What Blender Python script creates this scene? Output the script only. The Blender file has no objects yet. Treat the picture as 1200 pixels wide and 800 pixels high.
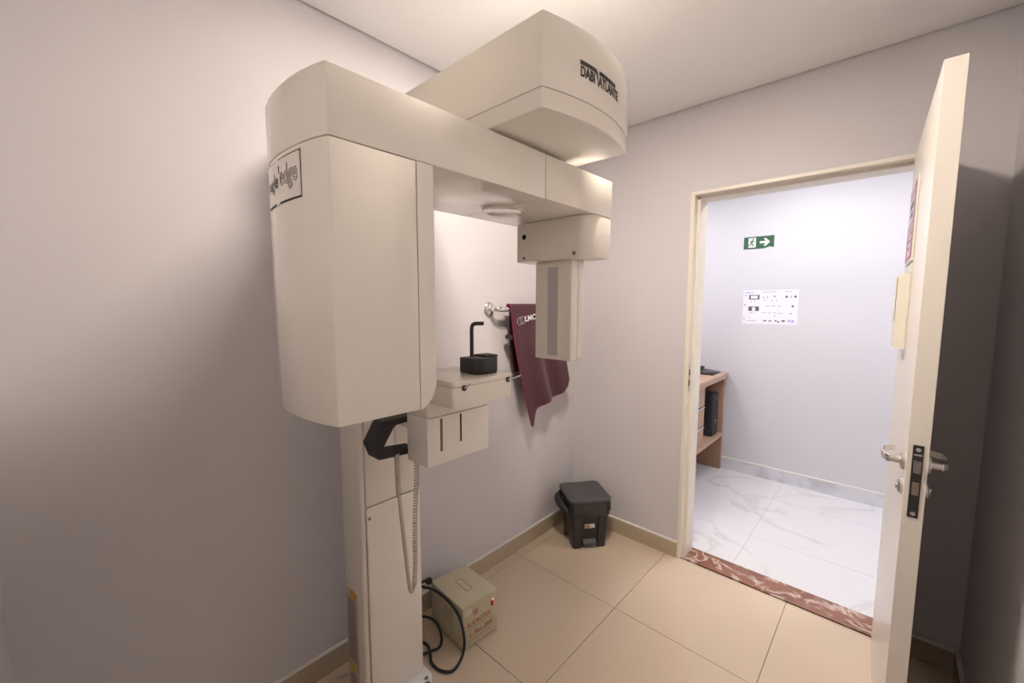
import bpy, bmesh, math, random
from mathutils import Vector, Matrix

random.seed(7)
scene = bpy.context.scene
col = scene.collection

# ------------------------------------------------------------------ camera
CAM = Vector((1.624, -2.400, 1.5221))
R_ = Vector((0.7330, 0.6802, 0.0019)).normalized()
F_ = Vector((-0.6771, 0.7299, -0.0941)).normalized()
U_ = R_.cross(F_).normalized()
R_ = F_.cross(U_).normalized()
cd = bpy.data.cameras.new('camera')
cam = bpy.data.objects.new('camera', cd)
col.objects.link(cam)
m = Matrix((R_, U_, -F_)).transposed().to_4x4()
m.translation = CAM
cam.matrix_world = m
cd.sensor_width = 36.0
cd.lens = 482.88 / 1200 * 36
cd.clip_start = 0.02
scene.camera = cam

# ------------------------------------------------------------------ world, exposure
w = bpy.data.worlds.new('world')
scene.world = w
w.use_nodes = True
w.node_tree.nodes['Background'].inputs[0].default_value = (0.6, 0.62, 0.7, 1)
w.node_tree.nodes['Background'].inputs[1].default_value = 0.0
vs = scene.view_settings
vs.view_transform = 'Standard'
vs.look = 'None'
vs.gamma = 1
vs.use_curve_mapping = False
vs.exposure = 1.32
ROOM_LAMP = 84.0        # radiance of the ceiling panel in this room
ROOM_TINT = (1.0, 0.875, 0.76)
HALL_LAMP = 14.8
HALL_TINT = (0.99, 0.97, 1.0)

# ------------------------------------------------------------------ dimensions
W, CH = 1.91, 2.584          # room width, ceiling height
YB = -2.56                   # wall behind the camera
HY = 1.65                    # far wall of the hall
WT = 0.15                    # wall thickness

# ------------------------------------------------------------------ materials
MATS = {}


def mat(name, color, rough=0.5, metal=0.0, coat=0.0, emit=None, estr=0.0, trans=0.0,
        noise=None, bump=None, spec=0.5, sheen=0.0):
    """noise=(scale, amount) varies the tone a little, bump=(scale, strength) gives fine relief."""
    if name in MATS:
        return MATS[name]
    mt = bpy.data.materials.new(name)
    mt.use_nodes = True
    nt = mt.node_tree
    b = nt.nodes['Principled BSDF']
    b.inputs['Base Color'].default_value = (*color, 1)
    b.inputs['Roughness'].default_value = rough
    b.inputs['Metallic'].default_value = metal
    b.inputs['Coat Weight'].default_value = coat
    b.inputs['Coat Roughness'].default_value = 0.08
    b.inputs['Specular IOR Level'].default_value = spec
    b.inputs['Sheen Weight'].default_value = sheen
    b.inputs['Transmission Weight'].default_value = trans
    if emit:
        b.inputs['Emission Color'].default_value = (*emit, 1)
        b.inputs['Emission Strength'].default_value = estr
    tc = nt.nodes.new('ShaderNodeTexCoord')
    if noise:
        n = nt.nodes.new('ShaderNodeTexNoise')
        n.inputs['Scale'].default_value = noise[0]
        n.inputs['Detail'].default_value = 4
        nt.links.new(tc.outputs['Object'], n.inputs['Vector'])
        mx = nt.nodes.new('ShaderNodeMix')
        mx.data_type = 'RGBA'
        mx.inputs[6].default_value = (*[c * (1 - noise[1]) for c in color], 1)
        mx.inputs[7].default_value = (*[min(1, c * (1 + noise[1])) for c in color], 1)
        nt.links.new(n.outputs['Fac'], mx.inputs[0])
        nt.links.new(mx.outputs[2], b.inputs['Base Color'])
    if bump:
        n2 = nt.nodes.new('ShaderNodeTexNoise')
        n2.inputs['Scale'].default_value = bump[0]
        n2.inputs['Detail'].default_value = 3
        nt.links.new(tc.outputs['Object'], n2.inputs['Vector'])
        bp = nt.nodes.new('ShaderNodeBump')
        bp.inputs['Strength'].default_value = bump[1]
        bp.inputs['Distance'].default_value = 0.002
        nt.links.new(n2.outputs['Fac'], bp.inputs['Height'])
        nt.links.new(bp.outputs['Normal'], b.inputs['Normal'])
    MATS[name] = mt
    return mt


def marble(name, base, vein, scale, rough, width=0.06, second=None):
    if name in MATS:
        return MATS[name]
    mt = bpy.data.materials.new(name)
    mt.use_nodes = True
    nt = mt.node_tree
    b = nt.nodes['Principled BSDF']
    b.inputs['Roughness'].default_value = rough
    tc = nt.nodes.new('ShaderNodeTexCoord')
    n = nt.nodes.new('ShaderNodeTexNoise')
    n.inputs['Scale'].default_value = scale
    n.inputs['Detail'].default_value = 9
    n.inputs['Distortion'].default_value = 0.8
    nt.links.new(tc.outputs['Object'], n.inputs['Vector'])
    cr = nt.nodes.new('ShaderNodeValToRGB')
    e = cr.color_ramp.elements
    e[0].position = 0.5 - width
    e[0].color = (*base, 1)
    e[1].position = 0.5 + width
    e[1].color = (*(second or base), 1)
    mid = cr.color_ramp.elements.new(0.5)
    mid.color = (*vein, 1)
    nt.links.new(n.outputs['Fac'], cr.inputs['Fac'])
    # veins come and go: a second, larger noise fades them out in places
    n3 = nt.nodes.new('ShaderNodeTexNoise')
    n3.inputs['Scale'].default_value = scale * 1.3
    n3.inputs['Detail'].default_value = 2
    mp = nt.nodes.new('ShaderNodeMapping')
    mp.inputs['Location'].default_value = (3.1, 7.7, 1.3)
    nt.links.new(tc.outputs['Object'], mp.inputs['Vector'])
    nt.links.new(mp.outputs['Vector'], n3.inputs['Vector'])
    mr = nt.nodes.new('ShaderNodeMapRange')
    mr.inputs['From Min'].default_value = 0.38
    mr.inputs['From Max'].default_value = 0.54
    nt.links.new(n3.outputs['Fac'], mr.inputs['Value'])
    mx = nt.nodes.new('ShaderNodeMix')
    mx.data_type = 'RGBA'
    mx.inputs[6].default_value = (*base, 1)
    nt.links.new(mr.outputs['Result'], mx.inputs[0])
    nt.links.new(cr.outputs['Color'], mx.inputs[7])
    nt.links.new(mx.outputs[2], b.inputs['Base Color'])
    MATS[name] = mt
    return mt


def wood(name, a, bcol):
    mt = bpy.data.materials.new(name)
    mt.use_nodes = True
    nt = mt.node_tree
    b = nt.nodes['Principled BSDF']
    b.inputs['Roughness'].default_value = 0.45
    tc = nt.nodes.new('ShaderNodeTexCoord')
    mp = nt.nodes.new('ShaderNodeMapping')
    mp.inputs['Scale'].default_value = (30, 3, 30)
    n = nt.nodes.new('ShaderNodeTexNoise')
    n.inputs['Scale'].default_value = 1.5
    n.inputs['Detail'].default_value = 5
    nt.links.new(tc.outputs['Object'], mp.inputs['Vector'])
    nt.links.new(mp.outputs['Vector'], n.inputs['Vector'])
    mx = nt.nodes.new('ShaderNodeMix')
    mx.data_type = 'RGBA'
    mx.inputs[6].default_value = (*a, 1)
    mx.inputs[7].default_value = (*bcol, 1)
    nt.links.new(n.outputs['Fac'], mx.inputs[0])
    nt.links.new(mx.outputs[2], b.inputs['Base Color'])
    MATS[name] = mt
    return mt


WALL = mat('wall_paint', (0.64, 0.617, 0.635), 0.75, noise=(2.2, 0.02), bump=(220, 0.06), spec=0.25)
HWALL = mat('hall_paint', (0.66, 0.65, 0.68), 0.75, noise=(2.0, 0.015), bump=(220, 0.05), spec=0.25)
CEIL = mat('ceiling_paint', (0.85, 0.845, 0.84), 0.8, noise=(3, 0.01), spec=0.2)
TILE = mat('beige_tile', (0.63, 0.515, 0.385), 0.14, noise=(1.6, 0.06), spec=0.5)
GROUT = mat('beige_grout', (0.20, 0.145, 0.09), 0.9)
BASEB = mat('beige_skirting', (0.48, 0.39, 0.285), 0.25, noise=(4, 0.08))
CAP = mat('skirting_cap', (0.78, 0.74, 0.70), 0.6)
HTILE = marble('white_marble_tile', (0.70, 0.695, 0.715), (0.60, 0.595, 0.61), 1.6, 0.14, 0.03)
HGROUT = mat('hall_grout', (0.5, 0.5, 0.54), 0.9)
HBASE = marble('grey_marble_skirting', (0.70, 0.70, 0.74), (0.55, 0.55, 0.6), 3.0, 0.2, 0.08)
ROSE = marble('rose_marble', (0.27, 0.125, 0.085), (0.62, 0.49, 0.42), 9.0, 0.2, 0.07, (0.22, 0.10, 0.07))
FRAME = mat('frame_paint', (0.80, 0.75, 0.655), 0.4, noise=(2, 0.01))
LEAF = mat('door_paint', (0.80, 0.755, 0.695), 0.32, noise=(3, 0.015))
EDGE = mat('door_edge_paint', (0.78, 0.735, 0.66), 0.4, noise=(6, 0.02))
PLAST = mat('machine_plastic', (0.86, 0.81, 0.725), 0.16, coat=0.4, noise=(3, 0.01))
PLAST2 = mat('machine_panel', (0.86, 0.815, 0.74), 0.2, coat=0.3)
SLIT = mat('collimator_window', (0.52, 0.50, 0.52), 0.35)
SEAM = mat('seam_shade', (0.33, 0.28, 0.24), 0.7)
DARK = mat('dark_gap', (0.03, 0.028, 0.026), 0.7)
BLACK = mat('black_plastic', (0.018, 0.018, 0.02), 0.42)
BLACKM = mat('black_matte', (0.022, 0.021, 0.022), 0.6, bump=(300, 0.1))
LOGO = mat('logo_ink', (0.045, 0.038, 0.035), 0.5)
OUTL = mat('outline_ink', (0.16, 0.135, 0.125), 0.5)
CHROME = mat('chrome', (0.80, 0.78, 0.75), 0.12, metal=1.0)
STEEL = mat('brushed_steel', (0.62, 0.60, 0.57), 0.28, metal=1.0)
SCREW = mat('screw_metal', (0.30, 0.25, 0.2), 0.4, metal=0.8)
CORD = mat('grey_cord', (0.56, 0.50, 0.41), 0.45)
PSU = mat('beige_steel', (0.55, 0.495, 0.35), 0.42, noise=(14, 0.03))
PSUS = mat('vent_shadow', (0.20, 0.17, 0.12), 0.7)
REDINK = mat('red_ink', (0.34, 0.045, 0.035), 0.5)
REDSW = mat('red_switch', (0.55, 0.02, 0.015), 0.25, emit=(1, 0.05, 0.03), estr=0.03)
PINKGLOW = mat('neon_lamp', (1, 0.6, 0.55), 0.3, emit=(1, 0.55, 0.5), estr=0.25)
FADED = mat('faded_sticker', (0.66, 0.60, 0.52), 0.5)
WINE = mat('wine_fabric', (0.068, 0.013, 0.025), 0.65, sheen=0.12, bump=(120, 0.15))
WINEE = mat('wine_piping', (0.20, 0.016, 0.045), 0.5)
WHITEP = mat('white_print', (0.80, 0.80, 0.82), 0.5)
GREYP = mat('grey_print', (0.42, 0.40, 0.48), 0.5)
LIDM = mat('bin_lid_grey', (0.075, 0.07, 0.075), 0.45)
BAG = mat('bin_liner', (0.022, 0.021, 0.022), 0.22, bump=(26, 0.9))
BINM = mat('bin_black', (0.025, 0.024, 0.026), 0.38)
WOOD = wood('desk_wood', (0.30, 0.165, 0.105), (0.40, 0.235, 0.155))
WOODE = wood('desk_edge', (0.44, 0.28, 0.19), (0.50, 0.33, 0.235))
SIGNG = mat('sign_green', (0.035, 0.115, 0.055), 0.4)
SIGNW = mat('sign_white', (0.85, 0.85, 0.83), 0.5)
PAPER = mat('poster_paper', (0.80, 0.80, 0.86), 0.35)
INK = mat('poster_ink', (0.11, 0.095, 0.13), 0.5)
INKG = mat('poster_grey', (0.48, 0.46, 0.52), 0.5)
INKB = mat('poster_blue', (0.42, 0.42, 0.68), 0.5)
RED = mat('sign_red', (0.42, 0.02, 0.05), 0.35)
PINK = mat('sign_pink', (0.74, 0.62, 0.68), 0.35)
CREAM = mat('cream_plastic', (0.80, 0.76, 0.66), 0.35)
ORANGE = mat('label_orange', (0.72, 0.33, 0.05), 0.5)
YELLOW = mat('label_yellow', (0.70, 0.48, 0.03), 0.5)
LABELW = mat('label_paper', (0.55, 0.50, 0.47), 0.5)
LABELT = mat('label_text', (0.20, 0.12, 0.11), 0.6)
LAMPR = mat('room_lamp_diffuser', (0.9, 0.9, 0.9), 0.5, emit=ROOM_TINT, estr=ROOM_LAMP)
LAMPH = mat('hall_lamp_diffuser', (0.9, 0.9, 0.9), 0.5, emit=HALL_TINT, estr=HALL_LAMP)
LAMPF = mat('lamp_frame', (0.85, 0.85, 0.85), 0.4)

# ------------------------------------------------------------------ helpers
OFF = {}     # world offset of each object that was built in world coordinates


def tag(o, label=None, cat=None, group=None, kind=None):
    if label: o['label'] = label
    if cat: o['category'] = cat
    if group: o['group'] = group
    if kind: o['kind'] = kind
    return o


def thing(name, label, cat, loc=(0, 0, 0), rotz=0.0, group=None, kind=None):
    o = bpy.data.objects.new(name, None)
    o.empty_display_size = 0.05
    col.objects.link(o)
    o.location = loc
    o.rotation_euler = (0, 0, rotz)
    OFF[o] = Vector(loc)
    return tag(o, label, cat, group, kind)


def obj(name, bm, mt, parent=None, smooth=40, local=False, bev=0.0, bseg=2, blimit=30, extra=None):
    """one mesh object; with a parent, the mesh is given in world coordinates unless local."""
    if not local:
        off = OFF[parent] if parent is not None else None
        if off is not None:
            bmesh.ops.translate(bm, verts=bm.verts, vec=-off)
    bmesh.ops.recalc_face_normals(bm, faces=bm.faces)
    if bev > 0:
        bm.edges.ensure_lookup_table()
        ed = [e for e in bm.edges if len(e.link_faces) == 2 and e.calc_face_angle(0) > math.radians(blimit)]
        bmesh.ops.bevel(bm, geom=ed, offset=bev, segments=bseg, profile=0.5, affect='EDGES', clamp_overlap=True)
    me = bpy.data.meshes.new(name)
    bm.to_mesh(me)
    bm.free()
    me.materials.append(mt)
    if extra:
        for e_ in extra:
            me.materials.append(e_)
    if smooth:
        for p in me.polygons:
            p.use_smooth = True
        me.set_sharp_from_angle(angle=math.radians(smooth))
    o = bpy.data.objects.new(name, me)
    col.objects.link(o)
    if parent is not None:
        o.parent = parent
        OFF[o] = OFF[parent]
    else:
        OFF[o] = Vector((0, 0, 0))
    return o


def NB():
    return bmesh.new()


def box(bm, a, b):
    x0, y0, z0 = a
    x1, y1, z1 = b
    vs_ = [bm.verts.new(p) for p in ((x0, y0, z0), (x1, y0, z0), (x1, y1, z0), (x0, y1, z0),
                                     (x0, y0, z1), (x1, y0, z1), (x1, y1, z1), (x0, y1, z1))]
    for f in ((3, 2, 1, 0), (4, 5, 6, 7), (0, 1, 5, 4), (1, 2, 6, 5), (2, 3, 7, 6), (3, 0, 4, 7)):
        bm.faces.new([vs_[i] for i in f])
    return bm


def bx(a, b):
    return box(NB(), a, b)


def prism(bm, pts, fn0, fn1):
    """pts 2-D; fn0/fn1 map (u, v) to the two end polygons."""
    a = [bm.verts.new(fn0(*p)) for p in pts]
    b = [bm.verts.new(fn1(*p)) for p in pts]
    n = len(pts)
    bm.faces.new(a[::-1])
    bm.faces.new(b)
    for i in range(n):
        j = (i + 1) % n
        bm.faces.new((a[i], a[j], b[j], b[i]))
    return bm


def prismz(pts, z0, z1, bm=None):
    return prism(bm or NB(), pts, lambda u, v: (u, v, z0), lambda u, v: (u, v, z1))


def prismx(pts, x0, x1, bm=None):
    return prism(bm or NB(), pts, lambda u, v: (x0, u, v), lambda u, v: (x1, u, v))


def prismy(pts, y0, y1, bm=None):
    return prism(bm or NB(), pts, lambda u, v: (u, y0, v), lambda u, v: (u, y1, v))


def spline(pts, n=8):
    P = [Vector(p) for p in pts]
    out = []
    for i in range(len(P) - 1):
        p0, p1, p2, p3 = P[max(i - 1, 0)], P[i], P[i + 1], P[min(i + 2, len(P) - 1)]
        for k in range(n):
            t = k / n
            out.append(0.5 * ((2 * p1) + (p2 - p0) * t + (2 * p0 - 5 * p1 + 4 * p2 - p3) * t * t
                              + (3 * p1 - p0 - 3 * p2 + p3) * t ** 3))
    out.append(P[-1])
    return out


def tube(bm, path, r, seg=10, cap=True):
    path = [Vector(p) for p in path]
    rs = r if isinstance(r, (list, tuple)) else [r] * len(path)
    rings = []
    nrm = None
    for i, p in enumerate(path):
        t = (path[min(i + 1, len(path) - 1)] - path[max(i - 1, 0)]).normalized()
        if nrm is None:
            nrm = t.orthogonal().normalized()
        else:
            nrm = (nrm - t * nrm.dot(t))
            nrm = nrm.normalized() if nrm.length > 1e-6 else t.orthogonal().normalized()
        bn = t.cross(nrm)
        rings.append([bm.verts.new(p + (nrm * math.cos(2 * math.pi * k / seg) + bn * math.sin(2 * math.pi * k / seg)) * rs[i])
                      for k in range(seg)])
    for a, b in zip(rings, rings[1:]):
        for k in range(seg):
            j = (k + 1) % seg
            bm.faces.new((a[k], a[j], b[j], b[k]))
    if cap:
        bm.faces.new(rings[0][::-1])
        bm.faces.new(rings[-1])
    return bm


def lathe(bm, prof, origin, axis, seg=24):
    """prof: (radius, distance along axis)"""
    ax = Vector(axis).normalized()
    u = ax.orthogonal().normalized()
    v = ax.cross(u)
    o = Vector(origin)
    rings = []
    for r, d in prof:
        rings.append([bm.verts.new(o + ax * d + (u * math.cos(2 * math.pi * k / seg) + v * math.sin(2 * math.pi * k / seg)) * max(r, 1e-4))
                      for k in range(seg)])
    for a, b in zip(rings, rings[1:]):
        for k in range(seg):
            j = (k + 1) % seg
            bm.faces.new((a[k], a[j], b[j], b[k]))
    bm.faces.new(rings[0][::-1])
    bm.faces.new(rings[-1])
    return bm


def rounded(pts_r, seg=6):
    """polygon with a corner radius per point: [(x, y, r), ...] counter-clockwise or clockwise."""
    out = []
    n = len(pts_r)
    for i in range(n):
        p = Vector(pts_r[i][:2])
        r = pts_r[i][2]
        if r <= 0:
            out.append((p.x, p.y))
            continue
        a = (Vector(pts_r[i - 1][:2]) - p).normalized()
        b = (Vector(pts_r[(i + 1) % n][:2]) - p).normalized()
        ang = a.angle(b)
        d = r / math.tan(ang / 2)
        c = p + (a + b).normalized() * (r / math.sin(ang / 2))
        s, e = p + a * d, p + b * d
        va, vb = s - c, e - c
        tot = va.angle(vb)
        sg = 1 if va.x * vb.y - va.y * vb.x > 0 else -1
        for k in range(seg + 1):
            t = sg * tot * k / seg
            out.append((c.x + va.x * math.cos(t) - va.y * math.sin(t), c.y + va.x * math.sin(t) + va.y * math.cos(t)))
    return out


def text_bm(s, size=1.0, outline=0.0, bold=0.0, thick=0.0, shear=0.0, align='CENTER', sub=0):
    cu = bpy.data.curves.new('txt', 'FONT')
    cu.body = s
    cu.size = size
    cu.align_x = align
    cu.align_y = 'CENTER'
    cu.shear = shear
    cu.resolution_u = 3
    if outline > 0:
        cu.fill_mode = 'NONE'
        cu.bevel_depth = outline
        cu.bevel_resolution = 0
    else:
        cu.offset = bold
        cu.extrude = thick
    o = bpy.data.objects.new('txt', cu)
    col.objects.link(o)
    dg = bpy.context.evaluated_depsgraph_get()
    dg.update()
    me = bpy.data.meshes.new_from_object(o.evaluated_get(dg))
    bm = NB()
    bm.from_mesh(me)
    bpy.data.objects.remove(o)
    bpy.data.curves.remove(cu)
    bpy.data.meshes.remove(me)
    return bm


def remap(bm, fn):
    for v in bm.verts:
        v.co = Vector(fn(v.co.x, v.co.y, v.co.z))
    return bm


def rects(bm, lst, fn):
    """flat little print rectangles (u0, v0, u1, v1) mapped by fn(u, v)."""
    for u0, v0, u1, v1 in lst:
        bm.faces.new([bm.verts.new(fn(u, v)) for u, v in ((u0, v0), (u1, v0), (u1, v1), (u0, v1))])
    return bm


def struct(name, bm, mt, parent=None, **k):
    o = obj(name, bm, mt, parent, **k)
    if parent is None:
        o['kind'] = 'structure'
    return o


# ================================================================== THE ROOM
HX0, HX1 = -1.4, 3.2
struct('wall_left', bx((-0.12, YB - 0.12, 0), (0, 0, CH + 0.03)), WALL, smooth=0)
struct('wall_right', bx((W, YB - 0.12, 0), (W + 0.12, 0, CH + 0.03)), WALL, smooth=0)
struct('wall_front', bx((0, YB - 0.12, 0), (W, YB, CH + 0.03)), WALL, smooth=0)
DX0, DX1, DZ = 0.753, 1.713, 2.13       # outer size of the door frame
b = NB()
box(b, (HX0, 0, 0), (DX0 + 0.004, WT, CH + 0.03))
box(b, (DX1 - 0.004, 0, 0), (HX1, WT, CH + 0.03))
box(b, (DX0 + 0.004, 0, DZ - 0.004), (DX1 - 0.004, WT, CH + 0.03))
struct('wall_back', b, WALL, smooth=0)
ce = struct('ceiling', bx((0.011, YB + 0.011, CH), (W - 0.011, -0.011, CH + 0.02)), CEIL, smooth=0)
obj('slab_above', bx((-0.12, YB - 0.12, CH + 0.03), (W + 0.12, WT, CH + 0.12)), CEIL, ce, smooth=0)

# floor: screed with each porcelain tile on it
fl = struct('floor', bx((0, YB, -0.06), (W, 0.0, -0.0025)), GROUT, smooth=0)
T, TX, TY, G = 0.6225, 0.690, -0.633, 0.0012
ix = [TX + T * k for k in range(-2, 4)]
iy = [TY + T * k for k in range(-5, 3)]
for a0, a1 in zip(ix, ix[1:]):
    for b0, b1 in zip(iy, iy[1:]):
        x0, x1 = max(a0 + G, 0.0), min(a1 - G, W)
        y0, y1 = max(b0 + G, YB), min(b1 - G, 0.0)
        if x1 - x0 > 0.01 and y1 - y0 > 0.004:
            obj('floor_tile', bx((x0, y0, -0.012), (x1, y1, 0)), TILE, fl, bev=0.0008, bseg=1, smooth=0)


def skirting(name, a, b_, inward, h=0.088, t=0.014, mt=BASEB, capm=CAP):
    """a straight run of skirting on the floor from a to b_, standing off the wall along inward."""
    (xa, ya), (xb, yb) = a, b_
    ix_, iy_ = inward
    lo = (min(xa, xb, xa + ix_ * t, xb + ix_ * t), min(ya, yb, ya + iy_ * t, yb + iy_ * t), 0.0)
    hi = (max(xa, xb, xa + ix_ * t, xb + ix_ * t), max(ya, yb, ya + iy_ * t, yb + iy_ * t), h)
    o = struct(name, bx(lo, hi), mt, smooth=0)
    o2 = obj('cap_strip', bx((lo[0], lo[1], h), (hi[0], hi[1], h + 0.013)), capm, o, smooth=0, bev=0.004, bseg=2)
    return o


skirting('baseboard_left', (0, YB), (0, 0), (1, 0))
skirting('baseboard_back', (0.014, 0), (DX0, 0), (0, -1))
skirting('baseboard_back_right', (DX1, 0), (W - 0.014, 0), (0, -1))
skirting('baseboard_right', (W, YB), (W, 0), (-1, 0))
skirting('baseboard_front', (0.014, YB), (W - 0.014, YB), (0, 1))

# rose marble threshold in the doorway
struct('trim_threshold', bx((DX0 + 0.02, 0.012, -0.05), (DX1 - 0.02, WT + 0.012, 0.002)), ROSE, bev=0.002, smooth=0)

# ------------------------------------------------------------------ hall
struct('wall_hall', bx((HX0, HY, 0), (HX1, HY + 0.1, 2.62)), HWALL, smooth=0)
struct('wall_hall_left', bx((HX0 - 0.1, WT, 0), (HX0, HY, 2.62)), HWALL, smooth=0)
struct('wall_hall_right', bx((HX1, WT, 0), (HX1 + 0.1, HY, 2.62)), HWALL, smooth=0)
struct('ceiling_hall', bx((HX0 - 0.1, WT, 2.60), (HX1 + 0.1, HY + 0.1, 2.7)), CEIL, smooth=0)
fh = struct('floor_hall', bx((HX0, WT + 0.012, -0.06), (HX1, HY, -0.0015)), HGROUT, smooth=0)
TH = 0.675
for k in range(-4, 5):
    for j in range(-1, 3):
        x0, x1 = max(1.02 + TH * k + G, HX0), min(1.02 + TH * (k + 1) - G, HX1)
        y0, y1 = max(0.562 + TH * j + G, WT + 0.012), min(0.562 + TH * (j + 1) - G, HY)
        if x1 - x0 > 0.01 and y1 - y0 > 0.01:
            obj('floor_tile', bx((x0, y0, -0.012), (x1, y1, 0)), HTILE, fh, bev=0.0008, bseg=1, smooth=0)
skirting('baseboard_hall', (HX0, HY), (HX1, HY), (0, -1), h=0.098, mt=HBASE, capm=CAP)

# ================================================================== DOOR FRAME AND DOOR
frame = struct('trim_door_frame', prismz([(DX0, -0.006), (DX0 + 0.022, -0.006), (DX0 + 0.022, 0.042), (DX0 + 0.038, 0.042),
                                        (DX0 + 0.038, WT + 0.006), (DX0, WT + 0.006)], 0.0, DZ - 0.0182), FRAME, bev=0.002, smooth=0)
obj('jamb', prismz([(DX1, -0.006), (DX1 - 0.022, -0.006), (DX1 - 0.022, 0.042), (DX1 - 0.038, 0.042),
                    (DX1 - 0.038, WT + 0.006), (DX1, WT + 0.006)], 0.0, DZ - 0.0182), FRAME, frame, bev=0.002, smooth=0)
obj('frame_head', prismx([(-0.006, DZ), (-0.006, DZ - 0.018), (0.042, DZ - 0.018), (0.042, DZ - 0.034),
                          (WT + 0.006, DZ - 0.034), (WT + 0.006, DZ)], DX0, DX1), FRAME, frame, bev=0.002, smooth=0)
sp = obj('strike_plate', bx((DX0 + 0.0205, 0.008, 1.01), (DX0 + 0.0235, 0.034, 1.17)), STEEL, frame, bev=0.0006)
for zz in (1.045, 1.105):
    obj('strike_hole', bx((DX0 + 0.0225, 0.013, zz), (DX0 + 0.0240, 0.029, zz + 0.035)), DARK, sp)

# leaf: local x runs from the hinge to the free edge, local y is the side that shows the signs
LW, LT, LZ0, LZ1 = 0.905, 0.042, 0.006, 2.110
HINGE = Vector((DX1 - 0.025, -0.008, 0))
ang = math.radians(-90 + 1.9)
door = thing('door_1', 'cream painted door leaf standing open beside the dark right wall', None, HINGE, ang, kind='structure')


def dl(bm):   # local -> door space: (along, across, z); across 0 = back face, negative = sign face
    return bm


leaf = obj('door_leaf', bx((0.0, -LT - 0.005, LZ0), (LW, -0.005, LZ1)), LEAF, door, local=True, bev=0.0015, smooth=0)
obj('edge_band', bx((LW - 0.0006, -LT - 0.0045, LZ0 + 0.002), (LW + 0.0012, -0.0055, LZ1 - 0.002)), EDGE, door, local=True, smooth=0)
FY, BY = -LT - 0.005, -0.005
MY = (FY + BY) / 2
lock = obj('lock_plate', bx((LW + 0.001, MY - 0.0105, 0.958), (LW + 0.0035, MY + 0.0105, 1.154)), BLACKM, door, local=True, bev=0.001, smooth=0)
obj('latch_bolt', prismz([(LW + 0.003, MY - 0.007), (LW + 0.004, MY - 0.007), (LW + 0.012, MY + 0.007), (LW + 0.003, MY + 0.007)], 1.080, 1.112), STEEL, lock, local=True)
obj('dead_bolt', bx((LW + 0.003, MY - 0.006, 1.020), (LW + 0.0055, MY + 0.007, 1.055)), SCREW, lock, local=True)
for zz in (0.969, 1.142):
    obj('plate_screw', lathe(NB(), [(0.0052, 0.003), (0.0052, 0.0045), (0.002, 0.005)], (LW, MY, zz), (1, 0, 0), 14), STEEL, lock, local=True)
obj('plate_mark', bx((LW + 0.0034, MY - 0.008, 1.126), (LW + 0.0038, MY + 0.008, 1.130)), GREYP, lock, local=True)
for side, y0, nm in ((-1, FY, 'lever_handle'), (1, BY, 'lever_handle')):
    hz = 1.092
    hx_ = LW - 0.052
    rose = obj(nm, lathe(NB(), [(0.024, 0), (0.024, 0.006), (0.021, 0.009), (0.009, 0.010), (0.009, 0.030)], (hx_, y0, hz), (0, side, 0), 24), STEEL, door, local=True)
    pth = spline([(hx_ + 0.004, y0 + side * 0.030, hz), (hx_ - 0.02, y0 + side * 0.042, hz + 0.000),
                  (hx_ - 0.065, y0 + side * 0.046, hz + 0.000), (hx_ - 0.100, y0 + side * 0.040, hz + 0.001), (hx_ - 0.112, y0 + side * 0.018, hz + 0.002)], 6)
    bl = NB()
    rings = []
    for q in pth:
        rings.append([bl.verts.new((q.x + dx, q.y + dy * side, q.z + dz)) for dx, dy, dz in
                      ((0, -0.003, -0.009), (0, 0.003, -0.009), (0, 0.003, 0.009), (0, -0.003, 0.009))])
    for r0, r1 in zip(rings, rings[1:]):
        for k in range(4):
            bl.faces.new((r0[k], r0[(k + 1) % 4], r1[(k + 1) % 4], r1[k]))
    bl.faces.new(rings[0]); bl.faces.new(rings[-1])
    obj('lever_grip', bl, CHROME, rose, local=True, bev=0.0015)
    obj('key_rose', lathe(NB(), [(0.021, 0), (0.021, 0.006), (0.017, 0.010), (0.009, 0.011), (0.009, 0.014)], (hx_, y0, 1.02), (0, side, 0), 24), STEEL, door, local=True)
for zz in (0.25, 1.05, 1.86):
    obj('hinge', tube(NB(), [(-0.001, -0.0015, zz - 0.045), (-0.001, -0.0015, zz + 0.045)], 0.006, 12), STEEL, door, local=True)

# red and white notice on the door and the plastic pocket beneath it (flat print on a thin board)
SX0, SX1, SZ0, SZ1 = 0.13, 0.47, 1.665, 1.945
sign = thing('door_notice', 'red and white printed notice board fixed to the open door leaf', 'sign', (0, 0, 0))
sign.location = HINGE
sign.rotation_euler = (0, 0, ang)
obj('board', bx((SX0, FY - 0.006, SZ0), (SX1, FY - 0.0004, SZ1)), CREAM, sign, local=True, smooth=0, bev=0.001)
PY = FY - 0.0066
f = lambda u, v: (SX0 + 0.012 + u * (SX1 - SX0 - 0.024), PY, SZ0 + 0.01 + v * (SZ1 - SZ0 - 0.02))
obj('red_field', rects(NB(), [(0, 0, 1, 1)], f), RED, sign, local=True, smooth=0)
f2 = lambda u, v: (f(u, v)[0], PY - 0.0004, f(u, v)[2])
f3 = lambda u, v: (f(u, v)[0], PY - 0.0008, f(u, v)[2])
obj('white_panel', rects(NB(), [(0.04, 0.50, 0.86, 0.95)], f2), PINK, sign, local=True, smooth=0)
obj('white_panel', rects(NB(), [(0.30, 0.05, 0.80, 0.34)], f2), PINK, sign, local=True, smooth=0)
obj('white_panel', rects(NB(), [(0.10, 0.38, 0.90, 0.47)], f2), PINK, sign, local=True, smooth=0)
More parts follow.
